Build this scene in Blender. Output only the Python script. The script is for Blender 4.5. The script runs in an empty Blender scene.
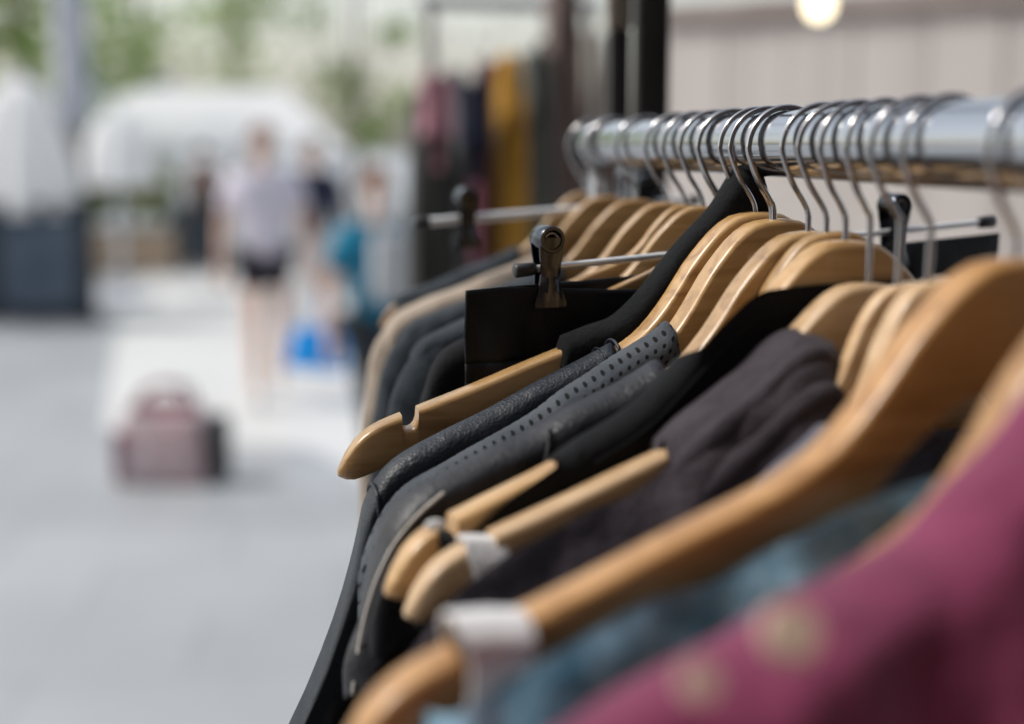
import bpy, bmesh, math, random
from math import sin, cos, pi, radians as R, sqrt, exp
from mathutils import Vector, Matrix, noise

random.seed(7)
C = bpy.context.scene.collection
scene = bpy.context.scene

# ------------------------------------------------------------------ camera
CAM = Vector((-.268, 0, 1.6)); YAW = R(11); PIT = R(8.7); FPX = 1024*50/36
cd = bpy.data.cameras.new('camera'); cam = bpy.data.objects.new('camera', cd); C.objects.link(cam)
cam.location = CAM; cam.rotation_euler = (pi/2-PIT, 0, -YAW)
cd.lens = 50; cd.sensor_width = 36; cd.clip_start = .02; cd.clip_end = 600
cd.dof.use_dof = True; cd.dof.focus_distance = .71; cd.dof.aperture_fstop = 2.8
scene.camera = cam
CM = cam.rotation_euler.to_matrix()

def ray(px, py): return CM @ Vector(((px-512)/FPX, (362-py)/FPX, -1))
def at(px, py, y):            # point seen at a pixel, at forward distance y along the street
    d = ray(px, py); return CAM + d*((y-CAM.y)/d.y)
def atx(px, py, x):           # the same, in the vertical plane of the rail
    d = ray(px, py); return CAM + d*((x-CAM.x)/d.x)
def atg(px, py, z=0):         # the same, on the ground
    d = ray(px, py); return CAM + d*((z-CAM.z)/d.z)

# ------------------------------------------------------------------ helpers
def obj(name, bm, mat, parent=None, smooth=True, loc=None, auto=None):
    me = bpy.data.meshes.new(name); bm.normal_update(); bm.to_mesh(me); bm.free()
    if mat: me.materials.append(mat)
    if smooth:
        for p in me.polygons: p.use_smooth = True
        if auto: me.set_sharp_from_angle(angle=R(auto))
    o = bpy.data.objects.new(name, me); C.objects.link(o)
    if parent: o.parent = parent
    if loc is not None: o.location = loc
    return o
def tag(o, label, cat, group=None):
    o['label'] = label; o['category'] = cat
    if group: o['group'] = group
    return o
def thing(name, label, cat, loc=(0, 0, 0), rz=0, group=None):
    o = bpy.data.objects.new(name, None); C.objects.link(o)
    o.empty_display_size = .05
    o.location = loc; o.rotation_euler = (0, 0, rz)
    return tag(o, label, cat, group)
def struct(name, bm, mat, smooth=False, kind='structure'):
    o = obj(name, bm, mat, None, smooth); o['kind'] = kind; return o

def cr(pts, n):               # Catmull-Rom through points
    P = [Vector(p) for p in pts]; out = []
    for i in range(len(P)-1):
        p0, p1, p2, p3 = P[max(i-1, 0)], P[i], P[i+1], P[min(i+2, len(P)-1)]
        for k in range(n):
            t = k/n
            out.append(.5*((2*p1)+(p2-p0)*t+(2*p0-5*p1+4*p2-p3)*t*t+(3*p1-p0-3*p2+p3)*t**3))
    out.append(P[-1]); return out
def lerp(tab, x):
    if x <= tab[0][0]: return tab[0][1]
    for (a, b), (c, d) in zip(tab, tab[1:]):
        if x <= c: return b+(d-b)*(x-a)/(c-a)
    return tab[-1][1]
def smooth_tab(tab, n=6):
    return [(p.x, p.y) for p in cr([(a, b, 0) for a, b in tab], n)]
def loft(bm, rings, close=True, caps=True):
    vs = [[bm.verts.new(p) for p in r] for r in rings]; m = len(rings[0])
    for a, b in zip(vs, vs[1:]):
        for k in range(m if close else m-1):
            bm.faces.new((a[k], a[(k+1) % m], b[(k+1) % m], b[k]))
    if caps and close:
        bm.faces.new(vs[0][::-1]); bm.faces.new(vs[-1])
    return vs
def tube(bm, pts, r, seg=10, ell=None, up=None):
    P = [Vector(p) for p in pts]; rings = []; n = len(P)
    t0 = (P[1]-P[0]).normalized()
    ref = Vector(up) if up else (Vector((0, 1, 0)) if abs(t0.y) < .9 else Vector((1, 0, 0)))
    for i, p in enumerate(P):
        t = (P[min(i+1, n-1)]-P[max(i-1, 0)]).normalized()
        b = (ref-t*ref.dot(t)).normalized(); a = b.cross(t)
        if not up: ref = b
        ri = r[i] if isinstance(r, (list, tuple)) else r
        e = 1 if ell is None else (ell[i] if isinstance(ell, (list, tuple)) else ell)
        rings.append([p+a*ri*cos(2*pi*k/seg)+b*ri*e*sin(2*pi*k/seg) for k in range(seg)])
    loft(bm, rings)
def box(bm, c, s, rot=None, bev=0):
    M = Matrix.Translation(c) @ (rot.to_4x4() if rot else Matrix()) @ Matrix.Diagonal((s[0], s[1], s[2], 1))
    g = bmesh.ops.create_cube(bm, size=1, matrix=M)
    if bev:
        es = {e for v in g['verts'] for e in v.link_edges}
        bmesh.ops.bevel(bm, geom=list(es), offset=bev, segments=2, affect='EDGES', profile=.5)
def cyl(bm, c, r, h, r2=None, seg=24, rot=None):
    M = Matrix.Translation(c) @ (rot.to_4x4() if rot else Matrix())
    bmesh.ops.create_cone(bm, cap_ends=True, segments=seg, radius1=r, radius2=r if r2 is None else r2, depth=h, matrix=M)
def sph(bm, c, r, s=(1, 1, 1), u=20, v=12):
    bmesh.ops.create_uvsphere(bm, u_segments=u, v_segments=v, radius=r, matrix=Matrix.Translation(c) @ Matrix.Diagonal((s[0], s[1], s[2], 1)))
def B(): return bmesh.new()

# ------------------------------------------------------------------ materials
def lin(*c): return tuple((v/255/12.92 if v/255 <= .04045 else ((v/255+.055)/1.055)**2.4) for v in c)+(1,)
def mat(name, col, rough=.6, metal=0, spec=.5, coat=0, sheen=0, sss=0):
    m = bpy.data.materials.new(name); m.use_nodes = True; b = m.node_tree.nodes['Principled BSDF']
    if len(col) == 3: col = tuple(col)+(1,)
    b.inputs['Base Color'].default_value = col; b.inputs['Roughness'].default_value = rough
    b.inputs['Metallic'].default_value = metal; b.inputs['Specular IOR Level'].default_value = spec
    b.inputs['Coat Weight'].default_value = coat; b.inputs['Coat Roughness'].default_value = .15
    b.inputs['Sheen Weight'].default_value = sheen; b.inputs['Sheen Roughness'].default_value = .5
    return m
def N(m, t, **kw):
    n = m.node_tree.nodes.new(t)
    for k, v in kw.items():
        if k in n.inputs.keys() if hasattr(n.inputs, 'keys') else False: n.inputs[k].default_value = v
        else: setattr(n, k, v)
    return n
def L(m, a, b): m.node_tree.links.new(a, b)
def BS(m): return m.node_tree.nodes['Principled BSDF']
def ramp(m, fac, stops):
    n = m.node_tree.nodes.new('ShaderNodeValToRGB'); e = n.color_ramp.elements
    while len(e) < len(stops): e.new(.5)
    for el, (p, c) in zip(e, stops): el.position = p; el.color = c if len(c) == 4 else tuple(c)+(1,)
    L(m, fac, n.inputs[0]); return n.outputs[0]
def noise_tex(m, scale, detail=4, vec=None, rough=.5, stretch=None, coord='Object'):
    t = N(m, 'ShaderNodeTexCoord'); src = t.outputs[coord]
    if stretch:
        mp = N(m, 'ShaderNodeMapping'); mp.inputs['Scale'].default_value = stretch; L(m, src, mp.inputs['Vector']); src = mp.outputs[0]
    n = N(m, 'ShaderNodeTexNoise'); n.inputs['Scale'].default_value = scale; n.inputs['Detail'].default_value = detail
    n.inputs['Roughness'].default_value = rough; L(m, src, n.inputs['Vector']); return n
def bump(m, h, strength=.3, dist=.001):
    b = N(m, 'ShaderNodeBump'); b.inputs['Strength'].default_value = strength; b.inputs['Distance'].default_value = dist
    L(m, h, b.inputs['Height']); L(m, b.outputs[0], BS(m).inputs['Normal'])
def varied(name, c1, c2, scale, rough=.6, bs=None, bd=.001, bstr=.3, stretch=None, **kw):
    m = mat(name, c1, rough, **kw); n = noise_tex(m, scale, 5, stretch=stretch)
    L(m, ramp(m, n.outputs[0], [(.35, c1), (.65, c2)]), BS(m).inputs['Base Color'])
    if bs:
        k = noise_tex(m, bs, 4); bump(m, k.outputs[0], bstr, bd)
    return m

def make_wood(name, c1, c2, c3, rough=.34):
    m = mat(name, c1, rough, coat=.25)
    t = N(m, 'ShaderNodeTexCoord'); oi = N(m, 'ShaderNodeObjectInfo')
    add = N(m, 'ShaderNodeVectorMath'); add.operation = 'ADD'
    sc = N(m, 'ShaderNodeVectorMath'); sc.operation = 'SCALE'; sc.inputs[3].default_value = 3.7
    cmb = N(m, 'ShaderNodeCombineXYZ'); L(m, oi.outputs['Random'], cmb.inputs[0]); L(m, oi.outputs['Random'], cmb.inputs[1]); L(m, oi.outputs['Random'], cmb.inputs[2])
    L(m, cmb.outputs[0], sc.inputs[0]); L(m, t.outputs['Object'], add.inputs[0]); L(m, sc.outputs[0], add.inputs[1])
    mp = N(m, 'ShaderNodeMapping'); mp.inputs['Scale'].default_value = (7, 60, 95); mp.inputs['Rotation'].default_value = (0, .45, 0)
    L(m, add.outputs[0], mp.inputs['Vector'])
    n = N(m, 'ShaderNodeTexNoise'); n.inputs['Scale'].default_value = 1.6; n.inputs['Detail'].default_value = 6; n.inputs['Distortion'].default_value = .6
    L(m, mp.outputs[0], n.inputs['Vector'])
    col = ramp(m, n.outputs[0], [(.3, c1), (.5, c2), (.72, c3)])
    hs = N(m, 'ShaderNodeHueSaturation')
    mr = N(m, 'ShaderNodeMapRange'); mr.inputs[3].default_value = .76; mr.inputs[4].default_value = 1.18; L(m, oi.outputs['Random'], mr.inputs[0])
    L(m, mr.outputs[0], hs.inputs['Value']); L(m, col, hs.inputs['Color']); L(m, hs.outputs[0], BS(m).inputs['Base Color'])
    bump(m, n.outputs[0], .12, .0006)
    return m
WOOD = make_wood('honey_wood', (.27, .145, .05), (.41, .245, .097), (.48, .30, .132))
PALE = make_wood('pale_wood', (.46, .29, .145), (.56, .375, .205), (.63, .44, .26), .4)
WOOD_SHADED = make_wood('shaded_wood', (.25, .115, .03), (.36, .185, .058), (.43, .235, .085), .38)  # darker copy of the wood; shade on the nearest hangers put into the colour
CHROME = mat('chrome', (.46, .47, .49), .07, 1)
CHROME_W = mat('hook_wire', (.40, .40, .41), .14, 1)
SATIN = mat('satin_steel', (.8, .82, .83), .3, .35)
CHROME_D = mat('dark_chrome', (.065, .072, .085), .2, 1)
n_ = noise_tex(CHROME, 30, 3, stretch=(1, .05, 1)); L(CHROME, ramp(CHROME, n_.outputs[0], [(.3, (.06,)*3), (.8, (.24,)*3)]), BS(CHROME).inputs['Roughness'])
RUBBER = mat('black_rubber', (.012, .012, .013), .45)
BLACKM = varied('black_painted_metal', (.008, .008, .009), (.016, .016, .017), 20, .35)

def cloth(name, c, c2=None, rough=.8, weave=750, wr=60, bstr=.5, sheen=.06, spec=.2, leather=False):
    c2 = c2 or tuple(v*1.7 for v in c)
    m = mat(name, c, rough, sheen=sheen, spec=spec)
    n = noise_tex(m, 45, 6)
    L(m, ramp(m, n.outputs[0], [(.3, c), (.7, c2)]), BS(m).inputs['Base Color'])
    b1 = noise_tex(m, weave, 2); b2 = noise_tex(m, wr, 6, rough=.6)
    if leather:
        v = N(m, 'ShaderNodeTexVoronoi'); v.inputs['Scale'].default_value = weave; t = N(m, 'ShaderNodeTexCoord'); L(m, t.outputs['Object'], v.inputs['Vector']); src = v.outputs['Distance']
    else: src = b1.outputs[0]
    w1 = N(m, 'ShaderNodeBump'); w1.inputs['Strength'].default_value = min(1, bstr*1.2); w1.inputs['Distance'].default_value = .0045; L(m, b2.outputs[0], w1.inputs['Height'])
    w2 = N(m, 'ShaderNodeBump'); w2.inputs['Strength'].default_value = .8; w2.inputs['Distance'].default_value = .0003 if leather else .0005; L(m, src, w2.inputs['Height']); L(m, w1.outputs[0], w2.inputs['Normal'])
    L(m, w2.outputs[0], BS(m).inputs['Normal'])
    return m
F_BLACK = cloth('black_cotton', (.0045, .005, .006), rough=.85, sheen=.02, spec=.15)
F_STRAP = cloth('black_jersey', (.005, .0055, .0062), rough=.9, sheen=.03, spec=.12)
F_TROUS = cloth('black_satin_cotton', (.0045, .0055, .0075), rough=.45, spec=.22, sheen=0, weave=1600, wr=40, bstr=.35)
F_LEATH = cloth('blue_black_leather', (.009, .012, .017), (.016, .021, .028), rough=.45, leather=True, weave=620, wr=45, bstr=.35, sheen=0, spec=.32)
F_LEATH2 = cloth('brown_black_leather', (.011, .011, .0135), (.020, .0205, .025), rough=.42, leather=True, weave=520, wr=32, bstr=.45, sheen=0, spec=.35)
F_GREYJ = cloth('charcoal_jersey', (.028, .022, .028), (.050, .041, .050), rough=.9, sheen=.1, wr=45, bstr=.9)
F_SLATE = cloth('slate_cotton', (.075, .075, .095), (.12, .12, .145), rough=.85, wr=70)
F_TEAL = cloth('teal_denim', (.04, .15, .24), (.34, .55, .70), rough=.85, wr=40, bstr=1)
F_MAG = cloth('magenta_wool', (.12, .018, .05), (.19, .032, .08), rough=.9, sheen=.15, wr=30, bstr=.8)
F_BEIGE = cloth('beige_wool', (.30, .245, .195), (.40, .34, .28), rough=.95, wr=40)
F_DKGREY = cloth('dark_grey_wool', (.016, .021, .027), (.040, .050, .060), rough=.9, wr=40)
F_NAVY = cloth('navy_cotton', (.012, .016, .035)); F_MUST = cloth('mustard_knit', (.36, .19, .03), rough=.95)
F_MAROON = cloth('maroon_cotton', (.09, .022, .04)); F_OLIVE = cloth('olive_grey_cotton', (.026, .027, .024), (.045, .045, .04))
F_DUSTY = cloth('dusty_pink_cotton', (.26, .13, .16)); F_BROWN = cloth('brown_grey_wool', (.13, .095, .085), (.2, .15, .135)); F_GREY = cloth('mid_grey_wool', (.15, .155, .16), (.21, .21, .215))
F_GREEN = cloth('green_grey_wool', (.085, .095, .088), (.12, .13, .12))
F_TOTE = cloth('pale_grey_canvas', (.5, .52, .54), (.58, .60, .62))
F_WHITE = cloth('white_ribbon', (.68, .68, .68), (.75, .75, .75), rough=.7, sheen=0)
F_PIPING = cloth('grey_white_piping', (.5, .47, .43), (.6, .57, .52), rough=.6)

# dotted cloth: black dots in staggered rows, laid out in the cloth's own UVs
def dots():
    m = cloth('dotted_grey_cotton', (.05, .058, .068), (.08, .09, .102), rough=.8, wr=45, sheen=0, spec=.15, bstr=.35)
    base = BS(m).inputs['Base Color'].links[0].from_socket
    uv = N(m, 'ShaderNodeUVMap'); sep = N(m, 'ShaderNodeSeparateXYZ'); L(m, uv.outputs[0], sep.inputs[0])
    def mt(op, a, b=None):
        n = N(m, 'ShaderNodeMath'); n.operation = op
        for i, v in enumerate((a, b)):
            if v is None: continue
            if isinstance(v, (int, float)): n.inputs[i].default_value = v
            else: L(m, v, n.inputs[i])
        return n.outputs[0]
    u = mt('MULTIPLY', sep.outputs[0], 1/.0048); v = mt('MULTIPLY', sep.outputs[1], 1/.0039)
    row = mt('FLOOR', v); u2 = mt('ADD', u, mt('MULTIPLY', row, .5))
    du = mt('MULTIPLY', mt('SUBTRACT', mt('FRACT', u2), .5), .0048); dv = mt('MULTIPLY', mt('SUBTRACT', mt('FRACT', v), .5), .0039)
    d = mt('SQRT', mt('ADD', mt('MULTIPLY', du, du), mt('MULTIPLY', dv, dv)))
    k = mt('LESS_THAN', d, .00098)
    mx = N(m, 'ShaderNodeMix'); mx.data_type = 'RGBA'; L(m, k, mx.inputs[0]); L(m, base, mx.inputs[6]); mx.inputs[7].default_value = (.004, .004, .005, 1)
    L(m, mx.outputs[2], BS(m).inputs['Base Color']); return m
F_DOTS = dots()

# ------------------------------------------------------------------ the rail
RAIL_R = .0165; RAIL_Z = 1.6
rack = thing('clothes_rack', 'long chrome clothes rail in the foreground with wooden hangers on it', 'clothes rack', (0, 1.04, 0))
bm = B(); tube(bm, [(0, -1.5, RAIL_Z), (0, 0.005, RAIL_Z)], RAIL_R, 40); obj('rail', bm, CHROME, rack, auto=40)
for yy in (-.02, -1.46):
    bm = B(); tube(bm, [(0, yy, .05), (0, yy, RAIL_Z-RAIL_R)], .0125, 24); obj('upright', bm, CHROME, rack, auto=40)
    bm = B(); tube(bm, [(-.26, yy, .045), (.26, yy, .045)], .0125, 20); obj('foot', bm, CHROME, rack, auto=40)
bm = B(); cyl(bm, (0, .012, RAIL_Z), .0178, .014, rot=Matrix.Rotation(pi/2, 3, 'X')); obj('end_cap', bm, RUBBER, rack, auto=40)

# ------------------------------------------------------------------ hangers
TOP = smooth_tab([(0, 0), (.012, -.0012), (.0225, -.0075), (.0325, -.0172), (.039, -.0245), (.052, -.042), (.065, -.0555), (.078, -.0635), (.09, -.069), (.115, -.0785), (.145, -.0905), (.175, -.1015), (.195, -.1095), (.206, -.119), (.2125, -.131)])
BOT = smooth_tab([(0, -.050), (.02, -.0535), (.039, -.067), (.055, -.083), (.07, -.092), (.09, -.0985), (.115, -.1045), (.145, -.114), (.175, -.1245), (.195, -.1325), (.206, -.136), (.2125, -.134)])
HX = .006       # stem stands a little to the left of the rail's axis
def top(x, s=1): return lerp(TOP, abs(x)/s)*s
def bow(x): return -.012*(x/.213)**2
class Hg: pass

def hanger_bar(bm, s=1, notch=.176, T=.0155, notched=True, thin=1):
    W = .2125
    xs = sorted({round(W*(i/46)**.9, 5) for i in range(47)} | ({round(notch+d, 5) for d in (-.0042, -.0040, -.003, -.0015, 0, .0015, .003, .0040, .0042)} if notched else set()) | {.2085, .2105, .212})
    xs = [-x for x in xs[::-1] if x > 0]+xs
    rings = []
    for x in xs:
        a = abs(x); zt, zb = lerp(TOP, a), lerp(BOT, a)
        zb = zt-(zt-zb)*thin
        if notched and abs(a-notch) < .0041: zt -= .0045+sqrt(max(0, .0040**2-(a-notch)**2))
        e = 1 if a < .2 else max(.3, sqrt(max(0, 1-((a-.2)/.0132)**2)))
        t = T/2*e; r = min(.0034, t*.8, (zt-zb)*.35); y0 = bow(x)
        ring = []
        for cy, cz, a0 in ((t-r, zt-r, 0), (-t+r, zt-r, 90), (-t+r, zb+r, 180), (t-r, zb+r, 270)):
            for k in range(4):
                an = R(a0+30*k); ring.append(Vector((x, y0+cy+r*cos(an), cz+r*sin(an)))*s)
        rings.append(ring)
    loft(bm, rings)
def hook_path(drop):
    Lz = drop+RAIL_R+.0016; r0 = .0198; zc = Lz-r0; c = (HX, zc)
    pts = [(HX+r0*cos(R(a)), 0, zc+r0*sin(R(a))) for a in range(-38, 200, 14)]
    e = R(212); pts.append((HX+r0*cos(e), 0, zc+r0*sin(e)))
    kz = zc-r0*.95
    pts += [(-.0075, 0, kz+.0015), (-.0022, 0, kz-.0065), (0, 0, min(kz-.0125, Lz-.0445)), (0, 0, -.006)]
    if pts[-2][2] < 0: pts[-2] = (0, 0, .002)
    return cr(pts, 5)
def hook(parent, drop):
    bm = B(); tube(bm, hook_path(drop), .0014, 10); return obj('hook', bm, CHROME_W, parent, auto=60)
def hanger(px, py, rot=0, s=1, notch=.176, wood=None, label='', group='wooden hangers on the near rail', roll=0, thin=1):
    c = atx(px, py, -HX); h = Hg(); h.s = s
    h.o = thing('coat_hanger', label, 'coat hanger', c, R(rot), group); h.M = Matrix.Translation(c) @ Matrix.Rotation(R(rot), 4, 'Z') @ Matrix.Rotation(R(-roll), 4, 'Y'); h.o.rotation_euler = (0, R(-roll), R(rot)); h.roll = R(-roll)
    bm = B(); hanger_bar(bm, s, notch, thin=thin); obj('shoulder_bar', bm, wood or WOOD, h.o, auto=50)
    hk = hook(h.o, RAIL_Z-c.z); hk.rotation_euler = (0, R(roll), R(random.uniform(-9, 9))); h.c = c; h.rot = R(rot); return h

# ------------------------------------------------------------------ garments
def nz(x, z, s): return noise.noise(Vector((x, z, s)))
def garment(h, name, label, cat, m, xl, xr, length=.5, ridge=None, closed=lambda x: True, front=None, back=None,
            th=.0115, th2=.016, flare=.12, fold=.006, seed=1, group=None, clear=.0045, shoulder=.0, side=.012, nx=90, lumps=0.0):
    """Front and back panels hung over a hanger. ridge: [(x, z)] in the hanger's own frame; where closed(x) is false
    the two panels part and front / back give the height of their own top edges."""
    o = thing(name, label, cat, h.c, h.rot, group); o.rotation_euler = (0, getattr(h, 'roll', 0), h.rot)
    rt = smooth_tab(ridge, 5) if ridge else None
    def rz(x): return lerp(rt, x) if rt else top(x, h.s)+clear-max(0, abs(x)-.212*h.s)*3.2
    bm = B(); uvl = bm.loops.layers.uv.new('UVMap'); UV = {}
    ds = [0, .0015, .004, .0075, .012, .018, .026, .036, .048, .062, .078, .096, .116, .14, .166, .195, .226, .26, .3, .345, .4, .46, .53, .6]
    ds = [d for d in ds if d < length]+[length]
    xs = [xl+(xr-xl)*i/nx for i in range(nx+1)]
    grids = []
    for sd in (-1, 1):
        g = []
        for i, x in enumerate(xs):
            cl = closed(x); zt = rz(x)
            if not cl:
                f = front if sd < 0 else back
                if f: zt = f(x)
            edge = min(x-xl, xr-x); es = sqrt(max(0, 1-(1-min(1, edge/side))**2))
            col = []
            for d in ds:
                dome = (1-exp(-d/.0026)) if cl else 1
                T = th+(th2-th)*min(1, d/.12)
                fl = fold*min(1, d/.07)*(sin(x*95+seed*2.1+3*nz(x*9, d*4, seed))*.5+nz(x*26, d*5, seed+7)*1.1)
                lp = lumps*(nz(x*40, d*40, seed+3)+.6*nz(x*90, d*80, seed+5))*min(1, d/.01)
                y = bow(x)+sd*(T*dome*es)+(fl+lp)*es*(1 if sd < 0 else .6)
                xx = x+flare*d*(x/abs(xl) if x < 0 else x/abs(xr))*(.6+.9*min(1, d/.2))
                z = zt-d+lumps*.6*nz(x*45, 3.3, seed)*(1 if d < .02 else max(0, 1-(d-.02)/.05))
                v = bm.verts.new((xx, y, z)); UV[v] = (x, -d*sd); col.append(v)
            g.append(col)
        grids.append(g)
    for sd, g in zip((-1, 1), grids):
        for i in range(nx):
            for j in range(len(ds)-1):
                q = (g[i][j], g[i][j+1], g[i+1][j+1], g[i+1][j])
                fc = bm.faces.new(q if sd < 0 else q[::-1])
                for lp_ in fc.loops: lp_[uvl].uv = UV[lp_.vert]
    bmesh.ops.remove_doubles(bm, verts=bm.verts[:], dist=2e-5)
    obj('body', bm, m, o)
    return o
def local_tube(parent, name, pts, r, m, seg=8, n=6, ell=None, up=None):
    bm = B(); P = cr(pts, n)
    rr = r if not isinstance(r, list) else [lerp([(i/(len(r)-1), v) for i, v in enumerate(r)], k/(len(P)-1)) for k in range(len(P))]
    tube(bm, P, rr, seg, ell, up); return obj(name, bm, m, parent)
def sleeve(parent, h, m, pts, a, ell=.3, seed=1, amp=.003):
    bm = B(); P = cr(pts, 10); n = len(P); rr = [lerp([(i/(len(a)-1), v) for i, v in enumerate(a)], k/(n-1)) for k in range(n)]
    tube(bm, P, rr, 28, ell, up=(0, 1, 0))
    for v in bm.verts:
        k = nz(v.co.x*30+v.co.z*16, v.co.z*22+v.co.y*20, seed)+.5*nz(v.co.x*70, v.co.z*60, seed+4)
        v.co.y += amp*k; v.co.x += amp*.6*k
    return obj('sleeve', bm, m, parent)
def hem(parent, h, x, d, m, y=.0118, r=.0016, z=None):
    zt = top(x)+.0050 if z is None else z
    b = bow(x)
    local_tube(parent, 'hem', [(x, b-y-.002, zt-d), (x, b-y-.001, zt-d*.5), (x, b-y*.95, zt-.006), (x, b-y*.6, zt-.001), (x, b, zt+.0005), (x, b+y*.6, zt-.001), (x, b+y, zt-.008), (x, b+y, zt-d*.6)], r, m)
def ribbon(parent, x, width, m, front_len, T=.0155, notch_depth=.008, back_len=None, name='hanging_loop', z=None, lift=.0, bulge=.006):
    """a tape over the arm, lying in the notch and hanging down both faces"""
    b = bow(x); zt = (top(x)-notch_depth if z is None else z)+.001
    back_len = back_len or front_len
    prof = [(-T/2-bulge, -front_len), (-T/2-bulge*.58, -front_len*.5), (-T/2-.0022, -.008), (-T/2-.0012, -.001), (-T/4, .0012+lift), (0, .0016+lift), (T/4, .0012+lift), (T/2+.0012, -.001), (T/2+.0022, -.01), (T/2+.003, -back_len)]
    bm = B(); P = cr([(0, y, z_) for y, z_ in prof], 4); rings = []
    sl = (top(x-.004)-top(x+.004))/.008
    for i, p in enumerate(P):
        t = (P[min(i+1, len(P)-1)]-P[max(i-1, 0)]).normalized(); nrm = Vector((0, -t.z, t.y))*.0006
        ring = []
        for sgn, off in ((-1, 1), (0, 1.25), (1, 1), (1, -1), (0, -.8), (-1, -1)):
            w = sgn*width/2; ring.append(Vector((x+w+.0012*sin(p.z*160)*sgn+width*.10*nz(p.z*35, p.y*30, 2), b+p.y-width*.10*(1+nz(w*60, p.z*45, 5)), zt+p.z+width*.10*nz(w*70, p.y*40, 9)))+nrm*off)
        rings.append(ring)
    loft(bm, rings); return obj(name, bm, m, parent, auto=50)

def neck_ridge(h, stand, x0=-.2, x1=.2, nk=.07):
    pass

# --- far hangers on the rail (crowns seen above the coats)
far = [(586, 192, -4, .74), (606, 196, -4, .76), (636, 199, -6, .76), (667, 202, -4, .76), (703, 206, -6, .74)]
flab = ['farthest wooden hanger on the rail, blurred, at its far end', 'blurred wooden hanger second from the far end of the rail',
        'blurred honey wood hanger third from the far end of the rail', 'honey wood hanger fourth from the far end, dark sleeve below it',
        'honey wood hanger just behind the one with the black strappy top']
far += [(685, 205, -2, .5), (722, 209, 2, .5)]; flab += ['bare wooden hanger peeking out behind the black strappy top, farther one', 'bare wooden hanger directly behind the black strappy top']
FH = [hanger(px, py, rt, s, label=l) for (px, py, rt, s), l in zip(far, flab)]
def far_coat(k, name, label, cat, m, xl, length, nk, th, seed, lumps=.002, sl=True, ell=.5):
    f = FH[k].s
    g = garment(FH[k], name, label, cat, m, -xl*f, xl*f, length, closed=lambda x: abs(x) > nk*f, front=lambda x: top(nk*f, f)-.04, back=lambda x: top(nk*f, f), th=th, th2=th+.006, seed=seed, flare=.08, lumps=lumps)
    if sl:
        sleeve(g, FH[k], m, [(-.11*f, 0, -.11*f), (-.155*f, -.008, -.122*f), (-.188*f, -.012, -.150*f), (-.198*f, -.014, -.22*f), (-.204*f, -.016, -.40*f), (-.212*f, -.016, -.7*f)], [.026*f, .031*f, .034*f, .036*f, .036*f, .036*f], ell, seed+1)
    return g
far_coat(0, 'jacket', 'dark jacket hanging at the far end of the near rail', 'jacket', F_DKGREY, .20, .5, .07, .013, 3, sl=False)
far_coat(1, 'coat', 'beige wool coat with rounded shoulder behind the black trousers', 'coat', F_BEIGE, .215, .6, .06, .018, 4)
far_coat(2, 'coat', 'dark grey wool coat next to the beige coat', 'coat', F_DKGREY, .21, .6, .065, .015, 5)
far_coat(3, 'coat', 'charcoal coat right behind the black clipped trousers', 'coat', F_DKGREY, .21, .6, .085, .014, 8, .003)
far_coat(4, 'jacket', 'plain black jacket hanging directly behind the black trousers', 'jacket', F_BLACK, .225, .55, .085, .0125, 10, sl=False, lumps=.0005)

# --- clip hangers
def jaw_plate(bm, side):
    prof = [(.000, .0052), (.003, .0068), (.008, .0066), (.014, .0058), (.020, .0056), (.026, .0062), (.031, .0078), (.0345, .0090), (.0365, .0088)]
    rings = []
    for z, w in smooth_tab(prof, 3):
        y = side*(.0068-.0026*min(1, z/.024)+.0010*max(0, (z-.027)/.009))
        ring = []
        for k in range(9):
            x = -w+2*w*k/8; rib = .0011*(exp(-((abs(x)-.0032)/.0011)**2) if z > .016 else 0)*min(1, (z-.016)/.004 if z > .016 else 0)
            ring.append((x, y+side*(rib+.0012*(1-(x/w)**2)*.5), -z))
        ring += [(-w+2*w*k/8, y-side*.0011, -z) for k in range(8, -1, -1)]
        rings.append([Vector(p) for p in ring])
    loft(bm, rings)
def clip(parent, P, ang):
    e = bpy.data.objects.new('clip', None); C.objects.link(e); e.parent = parent; e.location = P; e.rotation_euler = (0, 0, ang)
    for s in (-1, 1):
        bm = B(); jaw_plate(bm, s); obj('jaw', bm, CHROME_D, e, loc=(0, 0, .0160), auto=50)
    bm = B(); rt = Matrix.Rotation(pi/2, 3, 'X')
    # rolled barrel: an open sleeve round the spring
    prof = [(.0068, -.0075), (.0072, -.007), (.0072, .007), (.0068, .0075), (.0052, .0075), (.0048, .006), (.0048, -.006), (.0052, -.0075)]
    rings = [[Vector((r*cos(2*pi*k/28), y, .0150+r*sin(2*pi*k/28))) for r, y in prof] for k in range(29)]
    loft(bm, rings, caps=False); bmesh.ops.remove_doubles(bm, verts=bm.verts[:], dist=1e-6)
    obj('barrel', bm, CHROME_D, e, auto=40)
    bm = B()
    pts = [(.0036*cos(k*.5), -.0062+.0124*k/75, .0150+.0036*sin(k*.5)) for k in range(76)]
    tube(bm, pts, .0008, 6); obj('spring', bm, CHROME_W, e)
    bm = B(); sph(bm, (0, 0, .0150), .0024, (1, 2.4, 1)); obj('rivet', bm, mat('brass_rivet', (.5, .36, .2), .3, 1), e)
    return e
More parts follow.
